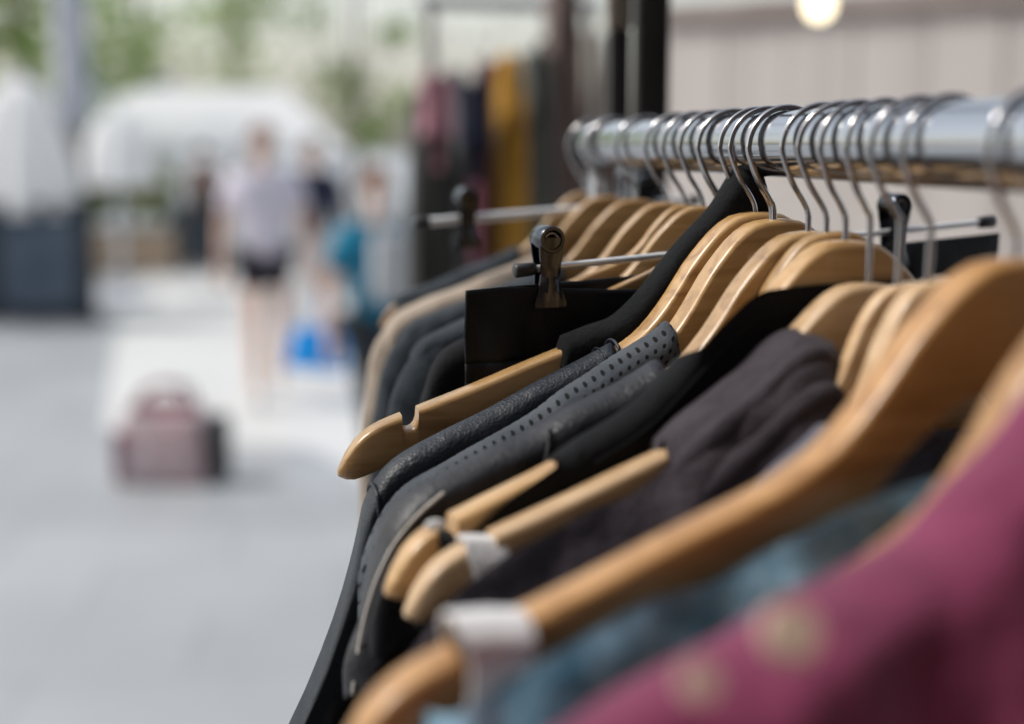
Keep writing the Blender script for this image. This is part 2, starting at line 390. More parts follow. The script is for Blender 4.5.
def clip_hanger(label, Lp, Rp, clip_ts, r=.0019):
    t0 = (-HX-Lp.x)/(Rp.x-Lp.x); mid = Lp.lerp(Rp, t0); ang = math.atan2(Rp.y-Lp.y, Rp.x-Lp.x)
    o = thing('clip_hanger', label, 'clip hanger', mid, ang, 'chrome clip hangers on the near rail'); Mi = (Matrix.Translation(mid) @ Matrix.Rotation(ang, 4, 'Z')).inverted()
    l, rr = Mi @ Lp, Mi @ Rp; d = (rr-l).normalized()
    bm = B(); tube(bm, [l+d*.004, rr-d*.004], r, 14); obj('bar', bm, SATIN, o, auto=40)
    for a, s in ((l, 1), (rr, -1)):
        bm = B(); P = [a, a+d*s*.001, a+d*s*.009, a+d*s*.012, a+d*s*.0125]; tube(bm, P, [.0026, .0038, .0036, .003, .002], 18); obj('end_cap', bm, RUBBER, o, auto=60)
    hook(o, RAIL_Z-mid.z)
    for t in clip_ts: clip(o, l.lerp(rr, t), 0)
    return o, l, rr
TL, TR = at(514, 271, .727), at(994, 221, .790)
tc, tl, tr = clip_hanger('chrome clip hanger with black rubber ends holding the black trousers', TL, TR, (.0, .0))
for ch in [c for c in tc.children if c.name.startswith('clip')]: pass
def t_for(px, Lp, Rp):
    best = min((abs(_px(Lp.lerp(Rp, k/400))-px), k/400) for k in range(401)); return best[1]
def _px(p):
    d = CM.transposed() @ (p-CAM); return 512+FPX*d.x/(-d.z)
ta, tb = t_for(547, TL, TR), t_for(893, TL, TR)
cl = [c for c in tc.children if c.name.startswith('clip')]
for c, t in zip(cl, (ta, tb)): c.location = tl.lerp(tr, t)
# black trousers: a flat oval of cloth hung by its waist from the two clips
tro = thing('trousers', 'black trousers hanging by the waistband from the chrome clip hanger', 'trousers', tc.location, tc.rotation_euler.z)
def trouser_sheet(bm, z_hi, z_lo, grow, nz_=16, sag=True):
    d = (tr-tl).normalized(); a = tl+d*(-.0265); b = tr+d*.004; rings = []; n = 160
    for j in range(nz_+1):
        q = j/nz_; ring = []
        for k in range(n):
            an = 2*pi*k/n; u = .5-.5*cos(an); sidey = sin(an)
            p = a.lerp(b, u); w = .0014+grow+(.0105*sin(pi*min(1, max(0, (u-ta-.05)/(tb-ta-.1))))**1.0 if ta+.05 < u < tb-.05 else 0)
            zz = z_hi+(z_lo-z_hi)*q
            dip = (-.010*sin(pi*(u-ta)/(tb-ta)) if (sag and ta < u < tb) else 0)*(1 if sidey < 0 else .35)
            y = -sidey*-1*w if False else sidey*w
            y += (.0030*nz(u*9, zz*14, 4)+.0022*nz(u*4+zz*20, zz*60, 8)+.0028*exp(-((u-ta)/.10)**2)*sin((u-ta)*70+zz*30)+.0028*exp(-((u-tb)/.10)**2)*sin((u-tb)*70-zz*30))*min(1, (-.0105-zz)/.02) if zz < -.0105 else 0
            ring.append(Vector((p.x-.05*max(0, -zz-.05)*(1-u)*.0, p.y+y, p.z+zz+dip)))
        rings.append(ring)
    loft(bm, rings, caps=False)
for nm, zh, zl, g, k in (('waistband', -.0075, -.046, .0008, 16), ('leg_panel', -.0445, -.6, .0003, 90)):
    bm = B(); trouser_sheet(bm, zh, zl, g, k); w = obj(nm, bm, F_TROUS, tro)
    sm = w.modifiers.new('s', 'SOLIDIFY'); sm.thickness = .0016; sm.offset = 0
bm = B(); FLp, FRp = at(414, 223, .985), at(700, 200, 1.02)
fc, fl, fr = clip_hanger('blurred chrome clip hanger at the far end of the rail', FLp, FRp, (.17, .8), r=.0032); bm.free()

# --- H1: bare notched end, black strappy top bunched up round its hook
H1 = hanger(744, 210, 0, roll=-1.1, notch=.1765, wood=WOOD, label='honey wood hanger with empty notch at its tip, holding the black strappy top')
garment(H1, 'strappy_top', 'black strappy top bunched up round the hook of the empty notched hanger', 'top', F_STRAP, -.098, .098, .5,
        ridge=[(-.098, -.0655), (-.085, -.0605), (-.07, -.055), (-.056, -.0425), (-.043, -.0255), (-.030, -.0105), (-.017, .004), (-.006, .022), (0, .027), (.005, .025), (.010, .012), (.018, -.006), (.035, -.0245), (.06, -.045), (.098, -.066)],
        th=.0125, th2=.014, flare=.25, fold=.004, seed=11, side=.003, lumps=.0012)
# --- H2: blue black leather waistcoat
H2 = hanger(755, 212, 6, roll=2.5, label='honey wood hanger carrying the blue black leather waistcoat')
g2 = garment(H2, 'waistcoat', 'blue black leather waistcoat with hemmed shoulder, sleeveless', 'waistcoat', F_LEATH, -.2155, .2, .55,
        closed=lambda x: abs(x) > .081, front=lambda x: top(.081)-.12, back=lambda x: top(.081)-.02, th=.0115, th2=.0125, flare=.36, fold=.0022, seed=12, side=.006, lumps=.0007, clear=.005)
hem(g2, H2, -.0808, .07, F_LEATH, r=.0009, y=.0106); hem(g2, H2, -.0885, .07, F_LEATH, r=.0004, y=.0112); hem(g2, H2, -.2085, .06, F_LEATH, r=.0011)
# --- H3: dotted blouse
H3 = hanger(771.5, 219, 8, roll=4.0, label='honey wood hanger carrying the dotted grey blouse')
g3 = garment(H3, 'blouse', 'grey blouse with small black dots squeezed between two leather pieces', 'blouse', F_DOTS, -.226, .2, .5,
        ridge=[(-.226, -.142), (-.213, -.119), (-.2, -.105), (-.175, -.0955), (-.145, -.0845), (-.13, -.078), (-.118, -.0715), (-.105, -.0655), (-.09, -.0585), (-.078, -.0535), (-.066, -.0485), (-.058, -.0435), (0, -.02), (.058, -.041), (.078, -.055), (.2, -.104)],
        closed=lambda x: abs(x) > .06, front=lambda x: -.085, back=lambda x: -.055, th=.0132, th2=.015, flare=.12, fold=.004, seed=13, lumps=.0010)
# --- wooden clamp hanger (square block)
c = atx(773, 249, -HX)
ch = thing('clamp_hanger', 'short square wooden clamp hanger tucked between two curved hangers', 'clamp hanger', c, 0)
bm = B(); box(bm, (0, 0, -.014), (.040, .014, .028), bev=.002); obj('clamp_block', bm, PALE, ch, auto=40); hook(ch, RAIL_Z-c.z)
# --- H4: brown black leather jacket
H4 = hanger(808, 231, 7, roll=1.6, label='honey wood hanger carrying the brown black leather jacket')
g4 = garment(H4, 'jacket', 'brown black leather jacket with thin pale piping down its armhole', 'jacket', F_LEATH2, -.224, .2, .55,
        closed=lambda x: abs(x) > .075, front=lambda x: top(.075)-.08, back=lambda x: top(.075)-.01, th=.0145, th2=.019, flare=.06, fold=.003, seed=14, side=.012, lumps=.0021, clear=.0085)
sleeve(g4, H4, F_LEATH2, [(-.13, -.006, -.122), (-.17, -.01, -.137), (-.193, -.012, -.162), (-.203, -.013, -.205), (-.208, -.014, -.3), (-.212, -.014, -.5)], [.025, .027, .029, .031, .032, .032], .5, 15, .005)
local_tube(g4, 'piping', [(-.186, -.0245, -.1000), (-.2, -.0262, -.1100), (-.212, -.0245, -.126), (-.2215, -.021, -.152), (-.2285, -.0195, -.19), (-.236, -.019, -.25), (-.243, -.019, -.32), (-.252, -.019, -.44)], .0008, F_PIPING, 8, 8)
local_tube(g4, 'seam', [(-.135, -.0145, -.079), (-.137, -.019, -.087), (-.141, -.021, -.098), (-.147, -.0215, -.112)], .0011, F_LEATH2, 8, 6)
local_tube(g4, 'seam', [(-.178, -.012, -.099), (-.174, -.019, -.106), (-.168, -.0215, -.118), (-.163, -.022, -.135)], .0012, F_LEATH2, 8, 6)
# --- 825: bare hanger
H4b = hanger(826, 232, -3, wood=WOOD, s=.8, roll=9, label='bare honey wood hanger squeezed between the leather jacket and the black jacket')
# --- H5: black jacket, ribbon loop in the notch
H5 = hanger(845, 240, 9, notch=.188, label='honey wood hanger with a black ribbon in its notch, holding the black jacket')
front5 = [(-.205, -.15), (-.195, -.130), (-.185, -.119), (-.174, -.107), (-.163, -.0985), (-.15, -.0915), (-.138, -.0845), (-.13, -.0795), (-.115, -.0725), (-.1, -.0645), (-.088, -.0545), (-.075, -.042), (-.06, -.0285), (-.05, -.0215), (-.04, -.019), (0, -.0175), (.04, -.019), (.06, -.03), (.09, -.058), (.2, -.112)]
g5 = garment(H5, 'jacket', 'plain black jacket with standing collar in the middle of the rail', 'jacket', F_BLACK, -.2, .2, .55,
        ridge=[(x, z) for x, z in front5], closed=lambda x: x > .1 or (-.140 < x < -.078), front=lambda x: lerp(smooth_tab(front5, 5), x), back=lambda x: min(top(x)-.02, -.03), th=.0108, th2=.0112, flare=.1, fold=.0008, seed=16, lumps=.0003, side=.008)
local_tube(g5, 'seam', [(x, bow(x)-.0114, lerp(front5, x)-.010) for x in (-.125, -.11, -.095, -.08, -.065, -.05, -.035, -.01, .02, .05)], .0007, F_BLACK, 6, 4)
ribbon(g5, -.188, .0085, F_STRAP, .03)
bm = B(); sph(bm, (0, 0, 0), 1, (.0042, .0016, .0024)); bt = obj('care_tag', bm, F_WHITE, g5, loc=(-.188-.0055, bow(-.188)-.0085, top(-.188)+.0005))
local_tube(g5, 'tag', [(-.108, -.0205, -.0915), (-.102, -.0212, -.0885), (-.096, -.0205, -.0855)], .0022, F_WHITE, 8, 4)
bm = B(); cyl(bm, (0, 0, 0), .0042, .003, rot=Matrix.Rotation(pi/2, 3, 'X')); obj('button', bm, mat('tan_button', (.5, .33, .2), .4), g5, loc=(-.0855, -.021, -.089))
# --- H6: charcoal jersey, white ribbon in the notch
H6 = hanger(868, 283, 8, roll=-2, s=.95, notch=.180, wood=PALE, label='pale wood hanger with a white ribbon in its notch, holding the charcoal jersey')
front6 = [(-.235, -.172), (-.215, -.149), (-.2, -.130), (-.178, -.1085), (-.145, -.0925), (-.115, -.0808), (-.1, -.0725), (-.095, -.0655), (-.085, -.057), (-.07, -.046), (-.055, -.0345), (-.042, -.0225), (-.03, -.020), (-.02, -.031), (0, -.06), (.035, -.06), (.08, -.07), (.2, -.115)]
g6 = garment(H6, 'jersey', 'charcoal grey jersey with rolled collar in front of the black jacket', 'jersey', F_GREYJ, -.232, .2, .55,
        ridge=front6, closed=lambda x: (-.095 < x < -.03) or x > .08, front=lambda x: lerp(smooth_tab(front6, 5), x), back=lambda x: top(x)-.03, th=.0165, th2=.08, flare=.14, fold=.009, seed=17, lumps=.0050, side=.02)
cps = [(-.098, -.0745), (-.088, -.0625), (-.074, -.0515), (-.058, -.0395), (-.044, -.0275), (-.032, -.0225), (-.024, -.031)]
bm = B()
P = cr([(x, bow(x)-.0165, z-.006) for x, z in cps], 6); tube(bm, P, [.0052+.0016*nz(p.x*60, p.z*40, 3) for p in P], 12)
obj('collar', bm, F_GREYJ, g6)
bm = B(); P = cr([(x, bow(x)-.0245, z-.0205) for x, z in cps], 6); tube(bm, P, [.0062+.0022*nz(p.x*50, p.z*40, 7) for p in P], 12)
obj('collar_fold', bm, F_GREYJ, g6)
ribbon(g6, -.171, .015, F_WHITE, .014, lift=.0065, bulge=.010)
local_tube(g6, 'seam', [(-.194, -.0285, -.124), (-.188, -.031, -.133), (-.182, -.0345, -.145), (-.178, -.038, -.158)], .0014, F_SLATE, 8, 6)
# --- B: pale hanger, bare
H6b = hanger(897, 285, 0, s=.6, roll=16, wood=PALE, label='bare pale wood hanger between the charcoal jersey and the slate shirt')
# --- C: slate shirt
H7 = hanger(928, 281, 8, s=.72, roll=16, wood=PALE, label='pale wood hanger carrying the slate grey shirt')
g7 = garment(H7, 'shirt', 'slate grey shirt squeezed behind the large hanger with the white tape', 'shirt', F_SLATE, -.16, .15, .55,
        closed=lambda x: abs(x) > .055, front=lambda x: top(.06)-.06, back=lambda x: top(.06)-.02, th=.0125, th2=.026, flare=.1, seed=18, lumps=.002, clear=.008)
# --- H8: large near hanger with white tape; teal denim below
H8 = hanger(1016, 258, 8, s=1.12, roll=-1.3, thin=.80, wood=WOOD_SHADED, label='large blurred honey wood hanger in front with a broad white tape at its end')
front8 = [(-.25, -.168), (-.225, -.138), (-.19, -.119), (-.16, -.105), (-.13, -.0965), (-.10, -.0875), (-.07, -.076), (-.04, -.070), (0, -.07), (.04, -.085), (.1, -.12), (.2, -.15)]
g8 = garment(H8, 'denim_jacket', 'faded teal denim jacket between the large hanger and the magenta coat', 'jacket', F_TEAL, -.215, .2, .55, ridge=front8,
        closed=lambda x: x > .19, front=lambda x: lerp(smooth_tab(front8, 5), x), back=lambda x: lerp(smooth_tab(front8, 5), x)-.05, th=.022, th2=.062, flare=.1, seed=19, lumps=.005)
ribbon(g8, -.192, .022, F_WHITE, .085, lift=.003, z=top(-.192, 1.12)+.001, T=.0185, bulge=.022)
# --- H9: magenta coat
H9 = hanger(1112, 290, 8, roll=4.8, wood=WOOD_SHADED, label='blurred bare wooden hanger at the right edge just behind the magenta coat')
H9m = hanger(1196, 306, 8, roll=-1, wood=WOOD_SHADED, label='wooden hanger inside the magenta coat at the right edge')
front9 = [(-.25, -.177), (-.225, -.133), (-.2, -.1062), (-.175, -.0955), (-.145, -.084), (-.115, -.072), (-.09, -.0615), (-.07, -.049), (-.052, -.033), (-.039, -.0165), (-.03, -.012), (0, -.012), (.05, -.06), (.1, -.07), (.2, -.105)]
g9 = garment(H9m, 'coat', 'magenta wool coat with beige buttons nearest the camera', 'coat', F_MAG, -.24, .2, .6, ridge=front9,
        closed=lambda x: x < -.03 or x > .085, front=lambda x: lerp(smooth_tab(front9, 5), x), back=lambda x: top(x)-.05, th=.0195, th2=.045, flare=.12, seed=20, lumps=.006, fold=.012)
M_BUT = mat('beige_button', (.46, .34, .26), .5)
for px, py, yy, r in ((792, 632, .282, .0068), (700, 682, .275, .0042)):
    bm = B(); cyl(bm, (0, 0, 0), r, .004, r*.85); w = H9m.M.inverted() @ at(px, py, yy)
    obj('button', bm, M_BUT, g9, loc=w, auto=50).rotation_euler = (R(55), R(-25), 0)
# --- H10: nearest corner
H10 = hanger(1520, 330, 6, wood=WOOD_SHADED, label='very blurred wooden hanger at the bottom right corner of the photo')

# ------------------------------------------------------------------ street
def street_mat():
    m = mat('street_paving', (.4, .42, .44), .42)
    t = N(m, 'ShaderNodeTexCoord'); mp = N(m, 'ShaderNodeMapping'); mp.inputs['Rotation'].default_value = (0, 0, R(6)); L(m, t.outputs['Object'], mp.inputs['Vector'])
    br = N(m, 'ShaderNodeTexBrick'); br.inputs['Scale'].default_value = 1; br.inputs['Brick Width'].default_value = .9; br.inputs['Row Height'].default_value = .6; br.inputs['Mortar Size'].default_value = .012
    br.inputs['Color1'].default_value = (.305, .322, .338, 1); br.inputs['Color2'].default_value = (.345, .362, .378, 1); br.inputs['Mortar'].default_value = (.27, .285, .30, 1); L(m, mp.outputs[0], br.inputs['Vector'])
    n = noise_tex(m, .7, 6); mx = N(m, 'ShaderNodeMix'); mx.data_type = 'RGBA'; mx.blend_type = 'OVERLAY'; mx.inputs[0].default_value = .35
    L(m, br.outputs[0], mx.inputs[6]); L(m, n.outputs[0], mx.inputs[7]); L(m, mx.outputs[2], BS(m).inputs['Base Color'])
    bump(m, br.outputs[1], -.2, .004); return m
bm = B(); bmesh.ops.create_grid(bm, x_segments=2, y_segments=2, size=250); struct('ground', bm, street_mat())
M_SUNPATCH = varied('painted_sunlit_paving', (.52, .525, .52), (.60, .60, .59), 1.2, .45)  # sunlight on the street painted in as a lighter paving colour
bm = B()  # outline of the painted sunlit stretch, laid just above the ground
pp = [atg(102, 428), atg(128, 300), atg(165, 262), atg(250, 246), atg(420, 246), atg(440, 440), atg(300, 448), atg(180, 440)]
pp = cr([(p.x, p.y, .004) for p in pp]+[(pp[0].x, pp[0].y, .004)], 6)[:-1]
bm.faces.new([bm.verts.new(p) for p in pp]); struct('painted_sun_patch', bm, M_SUNPATCH)

M_WHITE_PVC = varied('white_canvas', (.84, .85, .85), (.88, .88, .88), 3, .6)
M_GREYPOLE = varied('grey_painted_steel', (.42, .44, .49), (.5, .52, .57), 5, .5)
tr_ = N(M_WHITE_PVC, 'ShaderNodeBsdfTranslucent'); tr_.inputs[0].default_value = (.92, .92, .92, 1); ms = N(M_WHITE_PVC, 'ShaderNodeMixShader'); ms.inputs[0].default_value = .4
L(M_WHITE_PVC, BS(M_WHITE_PVC).outputs[0], ms.inputs[1]); L(M_WHITE_PVC, tr_.outputs[0], ms.inputs[2]); L(M_WHITE_PVC, ms.outputs[0], M_WHITE_PVC.node_tree.nodes['Material Output'].inputs[0])
# light pole at left
p = at(78, 200, 13.6); po = thing('lamp_post', 'pale grey steel lamp post at the left of the street', 'lamp post', (p.x, p.y, 0))
bm = B(); tube(bm, [(0, 0, 1.75), (0, 0, 7)], .15, 24); obj('shaft', bm, M_GREYPOLE, po, auto=40)
bm = B(); cyl(bm, (0, 0, .9), .075, 1.8, .07); cyl(bm, (0, 0, .03), .2, .06); obj('base', bm, varied('brown_grey_metal', (.2, .18, .18), (.27, .25, .24), 6, .5), po, auto=40)
# chalk board
p = atg(42, 326); bd = thing('chalkboard', 'dark blue black chalkboard sign standing on the paving at left', 'chalkboard', (p.x, p.y, 0), R(4))
k = p.y/FPX
M_DKBLUE = varied('dark_blue_board', (.014, .02, .03), (.026, .034, .046), 4, .5)
M_SLATEB = varied('chalky_slate', (.055, .08, .115), (.10, .13, .17), 3, .8)
w, hgt = 104*k, 118*k
bm = B()
for s in (-1, 1): box(bm, (s*(w/2-.08), 0, hgt/2+.02), (.16, .05, hgt), bev=.006)
for z in (.12, hgt-.05): box(bm, (0, 0, z), (w-.32, .048, .12), bev=.006)
obj('frame', bm, M_DKBLUE, bd, False)
bm = B(); box(bm, (0, .004, hgt/2), (w-.30, .02, hgt-.2)); obj('writing_surface', bm, M_SLATEB, bd, False)
for s in (-1, 1):
    bm = B(); box(bm, (s*(w/2-.05), .32, hgt/2-.06), (.06, .04, hgt*.98), rot=Matrix.Rotation(R(24), 3, 'X')); obj('back_leg', bm, M_DKBLUE, bd, False)

LEAF = varied('pale_green_leaf', (.22, .33, .07), (.36, .46, .16), 2.5, .5)
LEAF2 = varied('yellow_green_leaf', (.2, .24, .05), (.3, .33, .1), 3, .5)
BARK = varied('bark', (.18, .15, .12), (.27, .23, .19), 8, .9, bs=20)
for m in (LEAF, LEAF2):   # let light through the leaves
    tr_ = N(m, 'ShaderNodeBsdfTranslucent'); ms = N(m, 'ShaderNodeMixShader'); ms.inputs[0].default_value = .45
    out = m.node_tree.nodes['Material Output']; L(m, BS(m).inputs['Base Color'].links[0].from_socket, tr_.inputs[0])
    L(m, BS(m).outputs[0], ms.inputs[1]); L(m, tr_.outputs[0], ms.inputs[2]); L(m, ms.outputs[0], out.inputs[0])
def leaves(bm, c, r, n, sz, rnd, flat=1):
    for _ in range(n):
        d = Vector((rnd.gauss(0, 1), rnd.gauss(0, 1), rnd.gauss(0, 1))).normalized()*r*rnd.random()**.45
        p = c+Vector((d.x, d.y, d.z*flat)); q = Matrix.Rotation(rnd.random()*6.28, 3, 'Z') @ Matrix.Rotation(rnd.gauss(0, .9), 3, 'X')
        s = sz*(.6+.8*rnd.random())
        bm.faces.new([bm.verts.new(p+q @ Vector(v)) for v in ((-s*.5, 0, 0), (0, -s*.35, .1*s), (s*.5, 0, 0), (0, s*.35, .1*s))])
def tree(x, y, h, r, label, seed, lm=LEAF, nclump=16, lo=.35, nl=150, sz=.3):
    rnd = random.Random(seed); o = thing('tree', label, 'tree', (x, y, 0), 0, 'trees at the end of the street')
    bm = B(); tube(bm, cr([(0, 0, -.1), (.1, .05, h*.3), (-.05, 0, h*.6), (.05, 0, h*.9)], 5), [.12*h/7*(1-.8*k/15) for k in range(16)], 12)
    lc = B(); 
    for k in range(nclump):
        a = rnd.random()*6.28; rr = r*rnd.random()**.6; z = h*(lo+(1-lo)*rnd.random())
        cpt = Vector((rr*cos(a), rr*sin(a), z)); leaves(lc, cpt, r*(.25+.2*rnd.random()), nl, sz, rnd, .75)
        if k % 2 == 0: tube(bm, cr([(0, 0, h*.35), cpt*.5+Vector((0, 0, h*.1)), cpt], 3), [.04, .035, .03, .025, .02, .018, .015], 6)
    obj('trunk', bm, BARK, o); obj('crown', lc, lm, o, False)
for px, y, h, r, seed, lb in ((-60, 20, 6, 2.3, 1, 'leafy tree at the far left edge beyond the chalkboard'), (30, 30, 8, 2.6, 2, 'pale green tree behind the grey lamp post'), (145, 33, 8, 3.0, 3, 'green tree behind the left half of the white canopy'),
                              (235, 38, 9, 2.8, 4, 'loose green tree behind the right half of the white canopy'), (355, 36, 7.5, 2.4, 5, 'pale green tree to the right of the white canopy')):
    q = at(px, 144, y); tree(q.x, y, h, r, lb, seed, nclump=20, nl=60, lo=.22)
# far white building
M_FACADE = varied('pale_render', (.60, .61, .61), (.66, .66, .65), .5, .8); M_PANE = mat('window_glass', (.25, .29, .32), .08, spec=.8)
def building(name, label, x0, x1, y, h, d, cols, rows, m):
    o = thing(name, label, 'building', ((x0+x1)/2, y, 0)); w = x1-x0
    bm = B(); box(bm, (0, d/2, h/2), (w, d, h)); obj('wall', bm, m, o, False)
    bm = B(); box(bm, (0, d/2, h+.2), (w+.5, d+.5, .4), bev=.05); obj('roof', bm, M_GREYPOLE, o, False)
    for i in range(cols):
        for j in range(rows):
            cx = -w/2+w*(i+.5)/cols; cz = 1+(h-1)*(j+.5)/rows
            bm = B(); ww, hh = w/cols*.36, (h-1)/rows*.5
            for s in (-1, 1):
                box(bm, (cx+s*ww/2, -.03, cz), (.1, .12, hh+.1)); box(bm, (cx, -.03, cz+s*hh/2), (ww-.1, .12, .1))
            f = obj('window', bm, M_WHITE_PVC, o, False)
            bm = B(); box(bm, (cx, -.012, cz), (ww-.08, .02, hh-.08)); obj('pane', bm, M_PANE, f, False)
building('building', 'pale rendered low building far off behind the trees', -18, -3, 62, 4.0, 10, 7, 1, M_FACADE)
# white canopy stall
y = 21; k = y/FPX
l_, r_ = at(98, 144, y).x, at(348, 144, y).x; zt = at(200, 84, y).z; ze = at(200, 144, y).z; zv = at(200, 157, y).z
g = thing('market_canopy', 'wide white market canopy over a stall at the end of the street', 'canopy', ((l_+r_)/2, y, 0))
w = (r_-l_)/2
bm = B(); A = [bm.verts.new(v) for v in ((-w, 0, ze), (w, 0, ze-.1), (w, 3.5, ze-.1), (-w, 3.5, ze), (-w*.93, 1.6, zt), (w*.55, 1.6, zt))]
Bq = [bm.verts.new(v) for v in ((-w, 0, zv), (w, 0, zv-.05), (w, 3.5, zv-.05), (-w, 3.5, zv))]
for f in ((0, 1, 5, 4), (1, 2, 5), (2, 3, 4, 5), (3, 0, 4)): bm.faces.new([A[i] for i in f])
for i in range(4): bm.faces.new((A[i], A[(i+1) % 4], Bq[(i+1) % 4], Bq[i])[::-1])
ro = obj('roof_fabric', bm, M_WHITE_PVC, g, False); sm = ro.modifiers.new('s', 'SOLIDIFY'); sm.thickness = .01
for sx in (-1, 1):
    for yy in (.05, 3.4):
        bm = B(); tube(bm, [(sx*(w-.05), yy, 0), (sx*(w-.05), yy, ze-.15)], .03, 12); obj('leg', bm, M_GREYPOLE, g, auto=40)
# white stall table under it, goods
def table(px0, px1, rowt, y, m, label, name='market_stall', cat='stall'):
    a, b = at(px0, 144, y).x, at(px1, 144, y).x; zt = at(200, rowt, y).z
    o = thing(name, label, cat, ((a+b)/2, y, 0)); w = b-a
    bm = B(); box(bm, (0, .4, zt-.02), (w, .84, .04), bev=.008); obj('table_top', bm, m, o, False)
    bm = B(); n = 40
    pts = [(-w/2, 0), (w/2, 0), (w/2, .8), (-w/2, .8), (-w/2, 0)]; ring = []
    for (ax, ay), (bx, by) in zip(pts, pts[1:]):
        for q in range(n):
            t = q/n; ring.append((ax+(bx-ax)*t, ay+(by-ay)*t))
    loft(bm, [[Vector((x*(1+s*.03)+s*.02*sin(i*1.3), yv+s*.03*cos(i*1.1), z)) for i, (x, yv) in enumerate(ring)] for s, z in ((0, zt-.04), (.6, zt*.5), (1, .02))], caps=False)
    obj('cloth_skirt', bm, m, o); return o, zt
table(296, 352, 192, 15.5, M_WHITE_PVC, 'market stall with a long white cloth behind the two walkers')
table(163, 222, 205, 19, varied('grey_blue_cloth', (.12, .15, .18), (.18, .21, .24), 3, .8), 'market stall with a grey blue cloth under the white canopy')
# planter with yellow green shrub
p = atg(128, 272); y = p.y; k = y/FPX
pl = thing('planter', 'tan planter box at the left of the street with a bush in it', 'planter', (p.x, y, 0)); bm = B(); box(bm, (0, 0, .27), (1.2, .6, .54), bev=.03); obj('box', bm, varied('tan_wood', (.34, .25, .17), (.42, .32, .23), 5, .7, stretch=(1, 8, 8)), pl, False)
bm = B(); box(bm, (0, 0, .545), (1.08, .48, .01)); obj('soil', bm, varied('dark_soil', (.05, .035, .025), (.08, .06, .04), 20, .95), pl, False)
bs = thing('bush', 'yellow green bush growing in the tan planter box', 'bush', (p.x, y, .55)); rnd = random.Random(5); bm = B(); 
for q in range(7): leaves(bm, Vector((rnd.uniform(-.5, .5), rnd.uniform(-.2, .2), .25+.3*rnd.random())), .3, 160, .12, rnd)
obj('foliage', bm, LEAF2, bs, False)
bm = B(); tube(bm, [(0, 0, -.01), (.02, 0, .2), (0, .02, .45)], .03, 8); obj('stem', bm, BARK, bs)
# closed white parasols at left
def parasol(px, y, row_t, label, wbase, row_b=214):
    q = at(px, 144, y); o = thing('parasol', label, 'parasol', (q.x, y, 0), 0, 'closed white parasols'); zt = at(px, row_t, y).z; zb = at(px, row_b, y).z
    bm = B(); rings = []
    for j in range(13):
        t = j/12; z = zt+(zb-zt)*t; r = wbase*(.12+.88*t**.45)
        rings.append([Vector((r*(1+.16*cos(8*a))*cos(a), r*(1+.16*cos(8*a))*sin(a), z)) for a in [2*pi*k/64 for k in range(64)]])
    loft(bm, rings); obj('canopy', bm, M_WHITE_PVC, o)
    bm = B(); tube(bm, [(0, 0, .05), (0, 0, zt+.1)], .03, 12); obj('pole', bm, M_GREYPOLE, o, auto=40)
    bm = B(); cyl(bm, (0, 0, .04), .35, .08); obj('base', bm, M_GREYPOLE, o, auto=40)
parasol(22, 13.5, 78, 'large closed white parasol above the chalkboard', .46)
parasol(116, 15, 112, 'smaller closed white parasol between the lamp post and the canopy', .36, 186)

# bag on the ground
p = atg(168, 486); y = p.y+.12; k = y/FPX
bg = thing('holdall_bag', 'grey pink patterned holdall bag left standing on the paving', 'bag', (p.x, y, 0), R(-14)); bw, bh, bdp = 88*k, 72*k, .26
M_BAGP = mat('pink_grey_print', (.4, .3, .32), .8); nn = noise_tex(M_BAGP, 14, 3); L(M_BAGP, ramp(M_BAGP, nn.outputs[0], [(.38, (.42, .38, .40)), (.5, (.50, .32, .34)), (.62, (.55, .50, .52))]), BS(M_BAGP).inputs['Base Color'])
M_BAGM = varied('maroon_canvas', (.16, .045, .07), (.22, .07, .1), 8, .8); M_BAGD = varied('dark_grey_canvas', (.03, .032, .036), (.05, .05, .055), 8, .8)
bm = B(); box(bm, (0, 0, bh/2), (bw, bdp, bh), bev=.03)
bmesh.ops.subdivide_edges(bm, edges=bm.edges[:], cuts=3, use_grid_fill=True)
for v in bm.verts:
    v.co.x *= 1-.10*(v.co.z/bh)**2; v.co.y *= 1-.25*(v.co.z/bh)**2; v.co += Vector((nz(v.co.x*4, v.co.z*4, 1), nz(v.co.x*4, v.co.z*4, 2), 0))*.012
obj('body', bm, M_BAGP, bg)
bm = B(); box(bm, (bw/2+.03, 0, bh*.46), (.09, bdp*.9, bh*.9), bev=.03); obj('side_pocket', bm, M_BAGD, bg)
bm = B(); box(bm, (-.01, 0, bh+.008), (bw*.72, bdp*.6, .05), bev=.02); obj('top_flap', bm, M_BAGM, bg)
for s in (-1, 1):
    bm = B(); tube(bm, cr([(-.12, s*.07, bh*.9), (-.10, s*.06, bh+.08), (0, s*.02, bh+.12), (.10, s*.06, bh+.08), (.12, s*.07, bh*.9)], 6), .012, 8); obj('handle', bm, M_BAGM, bg)
bm = B(); box(bm, (-bw/2+.012, -bdp/2+.02, bh*.4), (.05, .05, bh*.7), bev=.012); obj('trim', bm, M_BAGM, bg)

